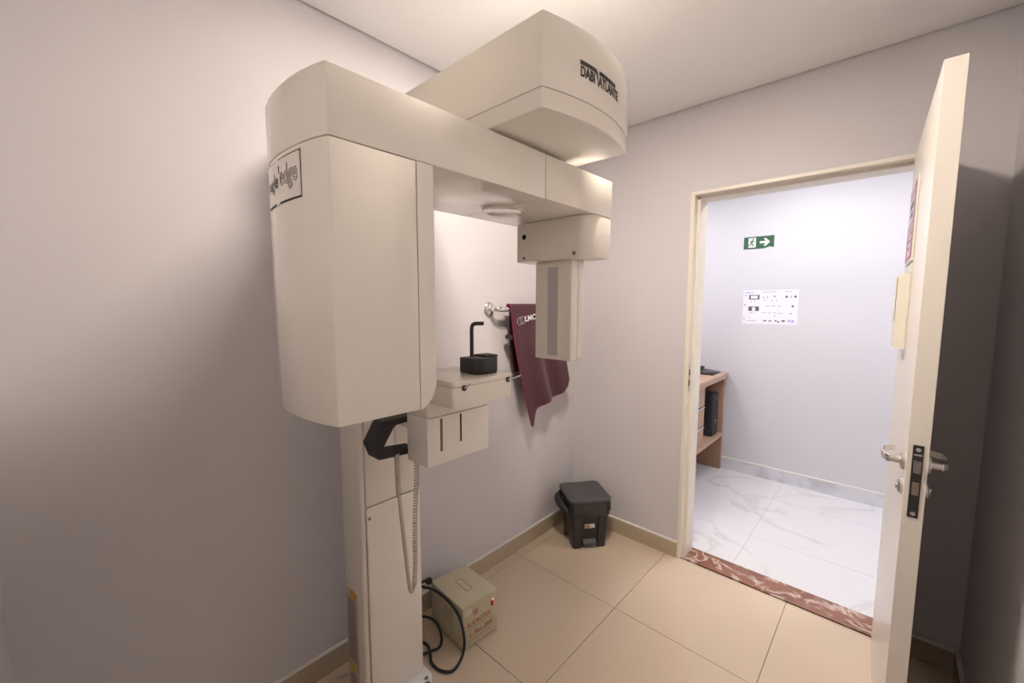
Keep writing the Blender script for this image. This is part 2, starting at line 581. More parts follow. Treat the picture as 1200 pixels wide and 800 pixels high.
obj('printed_line', rects(NB(), [(0.16, 0.86, 0.84, 0.89), (0.22, 0.70, 0.80, 0.79), (0.30, 0.58, 0.72, 0.65), (0.18, 0.41, 0.8, 0.435),
                                (0.36, 0.24, 0.70, 0.28), (0.36, 0.14, 0.62, 0.18)], f3), INK, sign, local=True, smooth=0)['kind'] = 'stuff'
pk = thing('document_pocket', 'cream plastic wall pocket with open notch below the door notice', 'pocket', (0, 0, 0))
pk.location = HINGE
pk.rotation_euler = (0, 0, ang)
KX0, KX1, KZ0, KZ1 = 0.18, 0.46, 1.367, 1.652
obj('back_panel', bx((KX0, FY - 0.003, KZ0), (KX1, FY - 0.0004, KZ1)), CREAM, pk, local=True, smooth=0, bev=0.001)
obj('front_panel', prismy([(KX0, KZ0), (KX1, KZ0), (KX1, KZ1 - 0.03), (KX1 - 0.05, KZ1 - 0.03), (KX1 - 0.07, KZ0 + 0.09), (KX0 + 0.07, KZ0 + 0.09), (KX0 + 0.05, KZ1 - 0.03), (KX0, KZ1 - 0.03)], FY - 0.030, FY - 0.027),
    CREAM, pk, local=True, smooth=0)
for xx in (KX0, KX1 - 0.003):
    obj('side_panel', bx((xx, FY - 0.027, KZ0 + 0.003), (xx + 0.003, FY - 0.003, KZ1 - 0.03)), CREAM, pk, local=True, smooth=0)
obj('base_panel', bx((KX0, FY - 0.027, KZ0), (KX1, FY - 0.003, KZ0 + 0.003)), CREAM, pk, local=True, smooth=0)

# ================================================================== CEILING LAMPS
LX, LY, LHX, LHY = 0.91, -1.34, 0.125, 0.13
lamp = thing('ceiling_lamp', 'small square flat ceiling lamp over the x-ray machine', 'lamp', (LX, LY, CH))
obj('lamp_frame', bx((LX - LHX, LY - LHY, CH - 0.018), (LX + LHX, LY + LHY, CH - 0.0003)), LAMPF, lamp, bev=0.003)
obj('diffuser', bx((LX - LHX + 0.015, LY - LHY + 0.015, CH - 0.024), (LX + LHX - 0.015, LY + LHY - 0.015, CH - 0.0182)), LAMPR, lamp, smooth=0)
for hx in (-0.2, 1.15, 2.45):
    hl = thing('hall_ceiling_lamp', {-0.2: 'square ceiling lamp in the hall above the brown desk', 1.15: 'square ceiling lamp in the hall facing the doorway',
                                     2.45: 'square ceiling lamp at the far right end of the hall'}[hx], 'lamp', (hx, 0.85, 2.6), group='hall ceiling lamps')
    obj('lamp_frame', bx((hx - 0.2, 0.65, 2.585), (hx + 0.2, 1.05, 2.5997)), LAMPF, hl, bev=0.003)
    obj('diffuser', bx((hx - 0.185, 0.665, 2.579), (hx + 0.185, 1.035, 2.5848)), LAMPH, hl, smooth=0)

# ================================================================== PANORAMIC X-RAY MACHINE
YC = -1.567
YK = -1.626      # column centre
mach = thing('panoramic_xray_machine', 'cream dental panoramic x-ray machine on a column in front of the left wall', 'x-ray machine', (0.225, YK, 0))
# base plate with tapered foot
bp = obj('base_plate', prismz(rounded([(0.165, YK - 0.10, 0.01), (0.33, YK - 0.12, 0.03), (0.41, YK - 0.085, 0.03), (0.41, YK + 0.085, 0.03), (0.345, YK + 0.133, 0.02), (0.10, YK + 0.128, 0.01)]),
                              0.0, 0.030), mat('base_white', (0.80, 0.78, 0.75), 0.3), mach, bev=0.004)
for sx, sy, r in ((0.350, 0.103, 0.007), (0.374, 0.090, 0.011), (0.350, -0.103, 0.007), (0.374, -0.090, 0.011)):
    obj('levelling_screw', lathe(NB(), [(r, 0.029), (r, 0.034), (r * .7, 0.036), (r * .6, 0.033), (0.001, 0.033)], (sx, YK + sy, 0), (0, 0, 1), 20), SCREW, bp)
# column: extruded profile with front covers
c0, c1 = YK - 0.121, YK + 0.119
cl = obj('column', prismz(rounded([(0.152, c0, 0.006), (0.296, c0, 0.012), (0.296, c0 + 0.017, 0.002), (0.288, c0 + 0.017, 0.001), (0.288, c1 - 0.017, 0.001), (0.296, c1 - 0.017, 0.002),
                                   (0.296, c1, 0.012), (0.152, c1, 0.006)], 4), 0.030, 1.948), PLAST, mach)
lc = obj('lower_cover', bx((0.2885, c0 + 0.0190, 0.0305), (0.304, c1 + 0.002, 0.795)), PLAST2, mach, bev=0.006, bseg=3)
obj('screw', lathe(NB(), [(0.0055, 0), (0.0055, 0.002), (0.004, 0.0035), (0.001, 0.003)], (0.304, c0 + 0.028, 0.757), (1, 0, 0), 14), SCREW, lc)
obj('upper_cover', bx((0.2885, c0 + 0.0190, 0.799), (0.299, YK + 0.019, 1.93)), PLAST2, mach, bev=0.003)
obj('upper_cover', bx((0.2885, YK + 0.021, 0.799), (0.299, c1 - 0.0190, 1.93)), PLAST2, mach, bev=0.003)
obj('column_shoulder', prismz(rounded([(0.12, -1.752, 0.02), (0.335, -1.752, 0.03), (0.335, -1.6635, 0), (0.12, -1.6635, 0)], 4), 1.950, 2.148), PLAST, mach, bev=0.002, blimit=40)
# warning label on the side of the column
lab = obj('warning_label', bx((0.164, c0 - 0.0008, 0.04), (0.246, c0 + 0.0003, 0.455)), LABELW, mach, smooth=0)
fl_ = lambda u, v: (0.164 + 0.082 * u, c0 - 0.0011, 0.04 + 0.415 * v)
obj('label_header', rects(NB(), [(0.32, 0.93, 1, 1)], fl_), ORANGE, lab, smooth=0)
obj('label_symbol', rects(NB(), [(0.06, 0.20, 0.62, 0.275)], fl_), YELLOW, lab, smooth=0)
tx = []
v_ = 0.89
while v_ > 0.02:
    if not (0.17 < v_ < 0.285):
        tx.append((0.07, v_, random.uniform(0.7, 0.95), v_ + 0.013))
    v_ -= 0.0265
obj('label_text', rects(NB(), tx, fl_), LABELT, lab, smooth=0)['kind'] = 'stuff'

# fixed head reaching out over the patient, bowed front
hx0, hx1, hy0, hy1 = 0.03, 1.026, -1.662, -1.268
hcy, hhw, sag = (hy0 + hy1) / 2, (hy1 - hy0) / 2, 0.034


def hfront(y):
    t = (y - hcy) / hhw
    return hx1 + sag * (1 - t * t)


def headplan(inset=0.0):
    pts = [(hx0, hy0 + inset), ]
    for k in range(21):
        y = hy0 + inset + (hy1 - hy0 - 2 * inset) * k / 20
        pts.append((hfront(y) - inset, y))
    pts.append((hx0, hy1 - inset))
    return pts


hd = obj('head_housing', prismz(headplan(), 1.9948, 2.150), PLAST, mach, bev=0.0025, bseg=2, blimit=40)
obj('bounce_cut_plate', prismz(headplan(0.006), 2.1502, 2.1535), mat('bounce_cut_grey', (0.24, 0.235, 0.23), 0.7), hd)  # unseen grey plate, added to cut lamp bounce from the head onto the ceiling
obj('head_underside', prismz(headplan(0.0015), 1.950, 1.994), PLAST, mach, bev=0.0025, bseg=2, blimit=40)
obj('head_joint', prismz(headplan(0.0025), 1.9935, 1.996), SEAM, hd)


def on_head(cy, cz):      # text plane -> bowed front face
    return lambda u, v, d: (hfront(cy + u * 0.80) + 0.0008 + d * 0.3, cy + u * 0.80, cz + v * 0.84)


LCY, LCZ = -1.488, 2.056
t1 = text_bm('DABI', 0.038, bold=0.0014, thick=0.0006, align='RIGHT')
t2 = text_bm('ATLANTE', 0.038, bold=0.0014, thick=0.0006, align='LEFT')
sc = 0.80
obj('lettering', remap(t1, lambda u, v, d: on_head(LCY, LCZ)(u * sc - 0.015, v * 1.0 - 0.0, d)), LOGO, hd, smooth=0)
obj('lettering', remap(t2, lambda u, v, d: on_head(LCY, LCZ)(u * sc + 0.003, v * 1.0 - 0.0, d)), LOGO, hd, smooth=0)


def logo_bar(pts):
    # a strip of the mark, subdivided along its length so that it follows the bow
    bmx = NB()
    rows = [[bmx.verts.new(on_head(LCY, LCZ)(u, v0, 0.0)) for u, v0, v1 in pts], [bmx.verts.new(on_head(LCY, LCZ)(u, v1, 0.0)) for u, v0, v1 in pts]]
    for k in range(len(pts) - 1):
        bmx.faces.new((rows[0][k], rows[0][k + 1], rows[1][k + 1], rows[1][k]))
    return bmx


obj('logo_bar', logo_bar([(-0.084, 0.018, 0.030), (-0.06, 0.018, 0.030), (-0.035, 0.018, 0.030), (-0.016, 0.018, 0.030), (-0.009, 0.014, 0.029),
                          (-0.004, 0.006, 0.026), (-0.001, -0.006, 0.020), (0.0015, -0.022, 0.008), (0.002, -0.026, -0.010)]), LOGO, hd, smooth=0)
obj('logo_bar', logo_bar([(0.006, 0.018, 0.028), (0.010, 0.018, 0.030), (0.035, 0.018, 0.030), (0.06, 0.018, 0.030), (0.085, 0.018, 0.030), (0.112, 0.018, 0.030)]), LOGO, hd, smooth=0)

# hub between the head and the rotating arm
obj('rotation_hub', lathe(NB(), [(0.12, 0), (0.12, 0.022)], (0.70, -1.50, 1.930), (0, 0, 1), 40), DARK, mach)

# rotating arm: beam in two pieces, bowed end
XA, XBK = 0.880, 0.525
endarc = [(0.88, -2.071), (0.845, -2.081), (0.81, -2.088), (0.77, -2.0925), (0.73, -2.0945), (0.69, -2.0938), (0.65, -2.090), (0.61, -2.083),
          (0.575, -2.070), (0.55, -2.052), (0.533, -2.030), (0.526, -2.000)]


def endface(x):
    for (xa, ya), (xb, yb) in zip(endarc, endarc[1:]):
        if xb <= x <= xa:
            t = (x - xa) / (xb - xa)
            return ya + (yb - ya) * t
    return endarc[-1][1]


BT, BB = 1.936, 1.814
beam = obj('arm_beam', prismz(endarc + [(XBK, -1.4605), (XA, -1.4605)], BB, BT), PLAST, mach, bev=0.002, blimit=40)
obj('arm_beam_end', prismz(rounded([(XA, -1.4585, 0), (XBK, -1.4585, 0), (XBK, -1.088, 0.03), (XA, -1.088, 0.004)]), BB + 0.0, BT), PLAST, mach, bev=0.002, blimit=40)
# round cover under the beam
rc = obj('round_cover', lathe(NB(), [(0.070, 0.001), (0.070, -0.002), (0.064, -0.005), (0.056, -0.0045), (0.050, -0.002), (0.02, -0.001), (0.001, -0.001)], (0.68, -1.425, BB), (0, 0, 1), 48),
         mat('glossy_cover', (0.82, 0.77, 0.70), 0.08, coat=0.8), mach)

# sensor housing (large box under the near end)
ZS0, ZS1 = 1.289, 1.8125
sh = obj('sensor_housing', prismz([(x, y) for x, y in endarc] + [(0.526, -1.8897), (XA, -1.8897)], ZS0, ZS1), PLAST, mach, bev=0.003, blimit=40)
obj('housing_joint', prismz([(x - 0.004 * (1 if x > 0.7 else -1), y + 0.005) for x, y in endarc] + [(0.53, -1.86), (XA - 0.006, -1.86)], ZS1 - 0.001, BB + 0.001), SEAM, sh)
strip = prismx([(0, 0)] * 0 or [(-1.8885, ZS0), (-1.8885, ZS1)] + [(-1.842, ZS1)] + [(-1.842, ZS0 + 0.05), (-1.847, ZS0 + 0.032), (-1.856, ZS0 + 0.016), (-1.870, ZS0 + 0.004)], 0.53, XA)
ed = [e for e in strip.edges if all(abs(v.co.x - XA) < 1e-5 and v.co.y > -1.888 for v in e.verts) and abs(e.verts[0].co.z - ZS1) + abs(e.verts[1].co.z - ZS1) > 1e-4]
bmesh.ops.bevel(strip, geom=ed, offset=0.03, segments=6, profile=0.5, affect='EDGES', clamp_overlap=True)
obj('sensor_window_cover', strip, PLAST, mach, smooth=50)
# model plate on the bowed end
PX0, PX1, PZ0, PZ1 = 0.628, 0.803, 1.720, 1.800


def curved_plate(x0, x1, z0, z1, out, th, n=12):
    bm_ = NB()
    fr, bk = [], []
    for k in range(n + 1):
        x = x0 + (x1 - x0) * k / n
        y = endface(x)
        fr.append((bm_.verts.new((x, y - out, z0)), bm_.verts.new((x, y - out, z1))))
        bk.append((bm_.verts.new((x, y - out + th, z0)), bm_.verts.new((x, y - out + th, z1))))
    for k in range(n):
        bm_.faces.new((fr[k][0], fr[k + 1][0], fr[k + 1][1], fr[k][1]))
        bm_.faces.new((bk[k + 1][0], bk[k][0], bk[k][1], bk[k + 1][1]))
        bm_.faces.new((fr[k][1], fr[k + 1][1], bk[k + 1][1], bk[k][1]))
        bm_.faces.new((fr[k + 1][0], fr[k][0], bk[k][0], bk[k + 1][0]))
    for k in (0, n):
        bm_.faces.new((fr[k][0], fr[k][1], bk[k][1], bk[k][0]))
    return bm_


pb = obj('plate_recess', curved_plate(PX0 - 0.003, PX1 + 0.002, PZ0 - 0.0035, PZ1 + 0.0035, 0.0005, 0.004), DARK, sh)
pl = obj('model_plate', curved_plate(PX0, PX1, PZ0, PZ1, 0.0022, 0.004), PLAST2, sh)
for cxp in (0.70,):
    obj('plate_clip', curved_plate(cxp - 0.008, cxp + 0.008, PZ1 - 0.001, PZ1 + 0.004, 0.0021, 0.003, 3), PLAST2, pb)
    obj('plate_clip', curved_plate(cxp - 0.008, cxp + 0.008, PZ0 - 0.004, PZ0 + 0.001, 0.0021, 0.003, 3), PLAST2, pb)


def on_end(cx, cz, sx=1.0):
    return lambda u, v, d: (cx + u * sx, endface(cx + u * sx) - 0.0026 - d * 0.4, cz + v)


e1 = text_bm('eagl', 0.046, outline=0.0006, align='RIGHT')
e2 = text_bm('e', 0.046, bold=0.0008, thick=0.0004, align='LEFT')
e3 = text_bm("'edge", 0.056, outline=0.0009, align='LEFT')
# letters run towards +x (seen from in front of the plate)
obj('lettering', remap(e1, lambda u, v, d: on_end(0.690, 1.762)(u * 0.72, v * 0.9, d)), OUTL, sh, smooth=0)
obj('lettering', remap(e2, lambda u, v, d: on_end(0.690, 1.762)(u * 0.75, v * 0.9, d)), LOGO, sh, smooth=0)
obj('lettering', remap(e3, lambda u, v, d: on_end(0.709, 1.766)(u * 0.74, v * 0.95, d)), OUTL, sh, smooth=0)

# tube head: block under the far end, with the collimator hanging below
YT = -1.222
tb = obj('tube_block', prismz(rounded([(0.556, YT, 0.004), (XA - 0.001, YT, 0.06), (XA - 0.001, -1.090, 0.004), (0.556, -1.090, 0.004)], 10), 1.672, BB - 0.0012), PLAST, mach, bev=0.002, blimit=40)
for sx, sz, r, mm in ((0.592, 1.764, 0.0095, DARK), (0.592, 1.687, 0.006, SCREW), (0.816, 1.689, 0.007, SCREW)):
    obj('screw', lathe(NB(), [(r, -0.002), (r, 0.0012), (r * .75, 0.0016), (r * .6, 0.0006), (0.001, 0.0006)], (sx, YT, sz), (0, -1, 0), 16), mm, tb)
obj('screw', lathe(NB(), [(0.007, -0.002), (0.007, 0.001), (0.005, 0.0015), (0.001, 0.0008)], (0.655, -1.262, BB), (0, 0, -1), 16), mat('screw_pale', (0.5, 0.45, 0.4), 0.4), tb)
co = obj('collimator', bx((0.621, -1.190, 1.312), (0.785, -1.148, 1.6725)), PLAST, mach, bev=0.006, bseg=3)
obj('collimator_back', bx((0.623, -1.147, 1.314), (0.784, -1.105, 1.6725)), PLAST, mach, bev=0.006, bseg=3)
obj('collimator_window', bx((0.681, -1.1906, 1.328), (0.727, -1.1885, 1.650)), SLIT, co, smooth=0)

# patient support: carriage arm, lower box, neck, chin rest tray
obj('support_arm', bx((0.2995, YC - 0.06, 1.09), (0.517, YC + 0.045, 1.17)), PLAST, mach, bev=0.004)
lb = obj('support_box', bx((0.512, -1.690, 1.022), (0.620, -1.436, 1.1715)), PLAST2, mach, bev=0.0015)
for yy, zz, ww in ((-1.638, 1.062, 0.0045), (-1.560, 1.075, 0.0035)):
    obj('slot', bx((0.6185, yy - ww, zz), (0.6206, yy + ww, 1.166)), mat('slot_shade', (0.16, 0.13, 0.11), 0.6) if ww > .004 else DARK, lb)
obj('support_neck', bx((0.518, -1.686, 1.1730), (0.616, -1.440, 1.226)), PLAST, mach, bev=0.0015)
obj('chin_tray', prismz(rounded([(0.515, -1.690, 0.01), (0.742, -1.690, 0.012), (0.748, -1.567, 0.0), (0.742, -1.444, 0.012), (0.60, -1.444, 0.03), (0.515, -1.50, 0.02)]), 1.226, 1.2848), PLAST, mach, bev=0.0015, blimit=45)
tt = obj('chin_tray_top', prismz(rounded([(0.515, -1.690, 0.01), (0.742, -1.690, 0.012), (0.748, -1.567, 0.0), (0.742, -1.444, 0.012), (0.60, -1.444, 0.03), (0.515, -1.50, 0.02)]), 1.2855, 1.302), PLAST2, mach, bev=0.003, blimit=45)
obj('tray_lettering', remap(text_bm('eagle', 0.010, bold=0.0002), lambda u, v, d: (0.7466, -1.575 + u * 1.6, 1.2935 + v)), OUTL, tt, smooth=0)
for yy, tip in ((-1.650, (0.0135, 0.012)), (-1.470, (0.023, 0.036))):
    obj('pin_socket', lathe(NB(), [(0.0085, -0.002), (0.0085, 0.002), (0.005, 0.0025), (0.001, 0.001)], (0.7445, yy, 1.281), (1, 0, 0), 16), BLACK, mach)
    obj('support_pin', tube(NB(), [(0.745, yy, 1.281), (0.745 + tip[0] * .5, yy + tip[1] * .4, 1.286), (0.745 + tip[0], yy + tip[1], 1.293)], [0.0028, 0.0028, 0.0022], 8), STEEL, mach)
# black bite block with bent rod
bbk = obj('bite_block_base', prismz([(0.632, -1.572), (0.700, -1.572), (0.716, -1.548), (0.716, -1.492), (0.690, -1.462), (0.640, -1.462)], 1.303, 1.352), BLACK, mach, bev=0.002)
obj('bite_block_ledge', prismz([(0.640, -1.52), (0.70, -1.52), (0.70, -1.470), (0.648, -1.468)], 1.3515, 1.357), BLACKM, bbk, bev=0.0015)
obj('bite_rod', tube(NB(), spline([(0.648, -1.535, 1.345), (0.648, -1.535, 1.40), (0.648, -1.535, 1.437), (0.650, -1.533, 1.450), (0.656, -1.526, 1.4555), (0.672, -1.506, 1.456)], 5), 0.0062, 12), BLACK, bbk)
# black hand grip
hg = NB()
outer = rounded([(-1.660, 1.160, 0), (-1.770, 1.160, 0.010), (-1.809, 1.096, 0.012), (-1.790, 1.044, 0.016), (-1.660, 1.035, 0)], 5)
inner = rounded([(-1.660, 1.143, 0), (-1.728, 1.140, 0.025), (-1.778, 1.066, 0.006), (-1.660, 1.054, 0)], 5)
prismx(outer + inner[::-1], 0.452, 0.503, hg)
obj('hand_grip', hg, BLACKM, mach, smooth=35)
# exposure cord: plain length down, coiled length back up
down = spline([(0.50, -1.722, 1.045), (0.52, -1.732, 0.96), (0.53, -1.729, 0.85), (0.53, -1.715, 0.70), (0.53, -1.705, 0.605), (0.53, -1.697, 0.587), (0.53, -1.687, 0.605)], 8)
cordo = obj('exposure_cord', tube(NB(), down, 0.0065, 10), CORD, mach)
upc = spline([(0.53, -1.687, 0.605), (0.528, -1.681, 0.68), (0.532, -1.683, 0.76), (0.531, -1.679, 0.85), (0.532, -1.673, 0.95), (0.532, -1.670, 1.024)], 10)


def coil(path, turns, R, r, seg=6):
    path = [Vector(p) for p in path]
    L = [0]
    for a, b_ in zip(path, path[1:]):
        L.append(L[-1] + (b_ - a).length)
    n = turns * 9
    pts = []
    for i in range(n + 1):
        s = L[-1] * i / n
        k = max(j for j in range(len(L)) if L[j] <= s + 1e-9)
        k = min(k, len(path) - 2)
        t = (s - L[k]) / max(L[k + 1] - L[k], 1e-9)
        p = path[k].lerp(path[k + 1], t)
        a = 2 * math.pi * turns * i / n
        pts.append(p + Vector((math.cos(a), math.sin(a), 0)) * R)
    return tube(NB(), pts, r, seg)


obj('coil', coil(upc, 44, 0.0062, 0.0024), CORD, cordo)
obj('coil', coil(down[:12], 16, 0.0070, 0.0022), CORD, cordo)

# ================================================================== VOLTAGE STABILISER
psu = thing('voltage_stabiliser', 'beige metal voltage stabiliser box with red lettering on the floor', 'power box', (0.222, -1.219, 0), math.radians(-3.6))
# local: x towards the room, y along the wall
px, py, pz0, pz1 = 0.124, 0.099, 0.006, 0.202
body = obj('housing', bx((-px, -py, pz0), (px, py, pz1)), PSU, psu, local=True, bev=0.002)
obj('front_panel', bx((px - 0.001, -py + 0.002, pz0 + 0.004), (px + 0.0022, py - 0.002, pz1 - 0.003)), PSU, psu, local=True, bev=0.001)
for sx in (-1, 1):
    for sy in (-1, 1):
        obj('rubber_foot', lathe(NB(), [(0.010, 0), (0.011, 0.007)], (sx * 0.1, sy * 0.08, 0), (0, 0, 1), 14), BLACK, psu, local=True)
hr = NB()
hr_pts = [(-0.045, -0.016), (0.045, -0.016), (0.045, 0.016), (-0.045, 0.016)]
tube(hr, [(x, y, pz1 + 0.0002) for x, y in hr_pts + hr_pts[:2]], 0.0014, 6)
obj('handle_recess', hr, PSUS, psu, local=True)
for k in range(5):
    z = 0.085 + k * 0.015
    obj('vent_slot', bx((-0.02, -py - 0.0006, z), (0.055, -py + 0.0006, z + 0.0035)), PSUS, body, local=True, smooth=0)
sw = obj('power_switch', bx((px + 0.0018, 0.060, 0.137), (px + 0.004, 0.074, 0.172)), DARK, psu, local=True)
obj('rocker', bx((px + 0.003, 0.0615, 0.139), (px + 0.007, 0.0725, 0.164)), REDSW, sw, local=True, bev=0.001)
obj('neon_lamp', bx((px + 0.003, 0.0615, 0.163), (px + 0.0065, 0.0725, 0.171)), PINKGLOW, sw, local=True)
FXp = px + 0.0026
obj('faded_sticker', rects(NB(), [(-0.088, 0.163, -0.052, 0.186)], lambda u, v: (FXp, u, v)), FADED, psu, local=True, smooth=0)
# sun-like red mark
sm = NB()
for k in range(12):
    a = 2 * math.pi * k / 12
    ca, sa = math.cos(a), math.sin(a)
    pts = [(0.004, -0.0012), (0.016, -0.0016), (0.016, 0.0016), (0.004, 0.0012)]
    sm.faces.new([sm.verts.new((FXp, -0.030 + ca * p - sa * q, 0.158 + sa * p + ca * q)) for p, q in pts])
obj('sun_mark', sm, REDINK, psu, local=True, smooth=0)


def on_psu(cy, cz):
    return lambda u, v, d: (FXp + d * 0.2, cy + u, cz + v)


t = text_bm('AUDROTEX', 0.030, bold=0.0005, thick=0.0003)
obj('lettering', remap(t, lambda u, v, d: on_psu(-0.010, 0.111)(u * 0.85, v, d)), REDINK, psu, local=True, smooth=0)
t = text_bm('i- Plus 2000', 0.032, bold=0.0004, thick=0.0003, shear=0.3)
obj('lettering', remap(t, lambda u, v, d: on_psu(0.000, 0.062)(u * 0.88, v, d)), REDINK, psu, local=True, smooth=0)
obj('printed_rule', rects(NB(), [(-0.085, 0.090, 0.062, 0.0925), (-0.07, 0.036, 0.05, 0.0385)], lambda u, v: (FXp, u, v)), PSUS, psu, local=True, smooth=0)

# black power cables between the column and the stabiliser
cb = NB()
tube(cb, spline([(0.055, -1.47, 0.19), (0.075, -1.40, 0.215), (0.11, -1.365, 0.214), (0.17, -1.340, 0.211), (0.26, -1.334, 0.200), (0.325, -1.333, 0.165), (0.362, -1.338, 0.10),
                 (0.372, -1.350, 0.045), (0.378, -1.385, 0.012), (0.376, -1.425, 0.0068), (0.335, -1.452, 0.0068), (0.285, -1.452, 0.0068), (0.248, -1.432, 0.0068),
                 (0.205, -1.412, 0.0068), (0.165, -1.418, 0.0068), (0.12, -1.44, 0.0068), (0.07, -1.48, 0.0068)], 8), 0.0062, 10)
tag(obj('power_cable', cb, BLACK), 'black power cable arching over the edge of the beige box', 'cable', 'black power cables')
cb = NB()
tube(cb, spline([(0.07, -1.48, 0.05), (0.09, -1.425, 0.075), (0.12, -1.385, 0.085), (0.165, -1.358, 0.080), (0.205, -1.350, 0.055), (0.232, -1.358, 0.020), (0.245, -1.385, 0.0066), (0.248, -1.42, 0.0190),
                 (0.240, -1.45, 0.020), (0.215, -1.462, 0.0085), (0.17, -1.47, 0.0064), (0.12, -1.46, 0.0064)], 8), 0.0058, 10)
tag(obj('power_cable', cb, BLACK), 'black power cable looped low on the floor behind the column', 'cable', 'black power cables')
cb = NB()
tube(cb, spline([(0.05, -1.48, 0.12), (0.05, -1.43, 0.15), (0.062, -1.39, 0.19), (0.075, -1.352, 0.212), (0.09, -1.325, 0.217)], 8), 0.0055, 10)
obj('plug', bx((0.082, -1.335, 0.2025), (0.104, -1.312, 0.224)), BLACK, tag(obj('power_plug_lead', cb, BLACK), 'short black plug lead lying at the back corner of the beige box', 'cable', 'black power cables'))

# ================================================================== GRAB BAR AND LEAD APRON
gx, gz, ga, gb_ = 0.066, 1.487, -0.836, -0.215
gbar = thing('grab_bar', 'polished steel grab bar on the left wall carrying the apron', 'bar', (0, (ga + gb_) / 2, gz))
obj('bar_tube', tube(NB(), spline([(0.004, ga, gz), (0.04, ga + 0.001, gz), (0.060, ga + 0.010, gz), (0.066, ga + 0.035, gz)], 5)[:-1]
                     + [(gx, ga + 0.035 + (gb_ - ga - 0.07) * k / 10, gz) for k in range(11)]
                     + spline([(0.066, gb_ - 0.035, gz), (0.060, gb_ - 0.010, gz), (0.04, gb_ - 0.001, gz), (0.004, gb_, gz)], 5)[1:], 0.0145, 16), CHROME, gbar)
for yy in (ga, gb_):
    obj('flange', lathe(NB(), [(0.037, 0.0003), (0.038, 0.006), (0.034, 0.012), (0.022, 0.016), (0.015, 0.017)], (0, yy, gz), (1, 0, 0), 32), CHROME, gbar)

apron = thing('lead_apron', 'wine red lead apron draped over the grab bar', 'apron', (gx, -0.52, gz))


def lerp_poly(P, u):
    for a, b_ in zip(P, P[1:]):
        if u <= b_[0]:
            t = (u - a[0]) / (b_[0] - a[0])
            return [a[i] + (b_[i] - a[i]) * t for i in range(1, len(a))]
    return list(P[-1][1:])


bot = [(0, -0.575, 0.800), (0.045, -0.556, 0.785), (0.09, -0.536, 0.885), (0.16, -0.510, 0.905), (0.3, -0.44, 0.922), (0.55, -0.33, 0.936), (0.72, -0.27, 0.952), (0.86, -0.222, 0.985), (1, -0.205, 1.035)]


def apron_sheet(back=False):
    bm_ = NB()
    NU, NV = 48, 40
    g = []
    for i in range(NU + 1):
        u = i / NU
        yb, zb = lerp_poly(bot, u)
        yt = -0.748 + u * 0.448
        colv = []
        for j in range(NV + 1):
            t = j / NV
            if back:
                zb2 = 1.12
                y = yt * 0.94 - 0.02 + 0.05 * t
                z = 1.50 + (zb2 - 1.50) * t
                x = gx - 0.019 - 0.018 * math.sin(t * 2.2) + 0.004 * math.sin(u * 11)
                if x < 0.012: x = 0.012
            else:
                s = t ** 1.05
                y = yt + (yb - yt) * (t ** 1.5) - 0.004 * math.sin(t * math.pi)
                z = 1.494 + (zb - 1.494) * s
                wave = (0.5 * math.sin(u * 9.5 - 0.8) + 0.35 * math.sin(u * 17 + 1.2 + 1.5 * t)) * 0.030 * t ** 0.9
                x = gx + 0.019 + 0.012 * math.sin(t * 2.0) + wave
                # soft folded lip beyond the right hand edge
                x -= 0.02 * max(0, u - 0.85) / 0.15 * t
            colv.append(bm_.verts.new((x, y, z)))
        g.append(colv)
    # roll over the bar
    if not back:
        for i in range(NU + 1):
            u = i / NU
            yt = -0.748 + u * 0.448
            for k in range(1, 7):
                a = math.pi * k / 7
                g[i].insert(0, bm_.verts.new((gx + 0.019 * math.cos(a), yt, 1.494 + 0.019 * math.sin(a))))
    n2 = len(g[0])
    for i in range(NU):
        for j in range(n2 - 1):
            bm_.faces.new((g[i][j], g[i + 1][j], g[i + 1][j + 1], g[i][j + 1]))
    return bm_, g


sheet, grid = apron_sheet()
edge_l = [v.co.copy() for v in grid[0]]
edge_b = [row[-1].co.copy() for row in grid]
edge_r = [v.co.copy() for v in grid[-1]]
fs = obj('front_panel', sheet, WINE, apron, smooth=80)
md = fs.modifiers.new('thickness', 'SOLIDIFY'); md.thickness = 0.005; md.offset = 0
sheet, _ = apron_sheet(True)
bs = obj('back_panel', sheet, WINE, apron, smooth=80)
md = bs.modifiers.new('thickness', 'SOLIDIFY'); md.thickness = 0.005; md.offset = 0
for nm, pth in (('piping', edge_l), ('piping', edge_b), ('piping', edge_r)):
    obj(nm, tube(NB(), pth, 0.0042, 6), WINEE, apron)
obj('strap', bx((0.040, -0.748, 1.322), (0.088, -0.700, 1.342)), BLACKM, apron)
# small emblem and lettering at the chest
ex = gx + 0.0275
t = text_bm('LMC', 0.042, bold=0.0012, thick=0.0004, align='LEFT')
lt_ = lambda u, v, d: (ex + 0.004 + d + (1.44 - (1.425 + v)) * 0.03, -0.648 + u * 1.15 - 0.1 * v, 1.428 + v + 0.16 * u)
obj('lettering', remap(t, lt_), WHITEP, apron, smooth=0)
rg = NB()
for cy_, cz_, rr in ((-0.690, 1.418, 0.021), (-0.668, 1.424, 0.021)):
    tube(rg, [(ex + 0.0045, cy_ + rr * math.cos(2 * math.pi * k / 20), cz_ + rr * math.sin(2 * math.pi * k / 20)) for k in range(21)], 0.0016, 5)
obj('emblem', rg, GREYP, apron)

# ================================================================== PEDAL BIN
bin_ = thing('pedal_bin', 'black plastic pedal bin with liner in the corner', 'bin', (0.232, -0.212, 0), math.radians(52.2))
# local: -y is the front (pedal side)


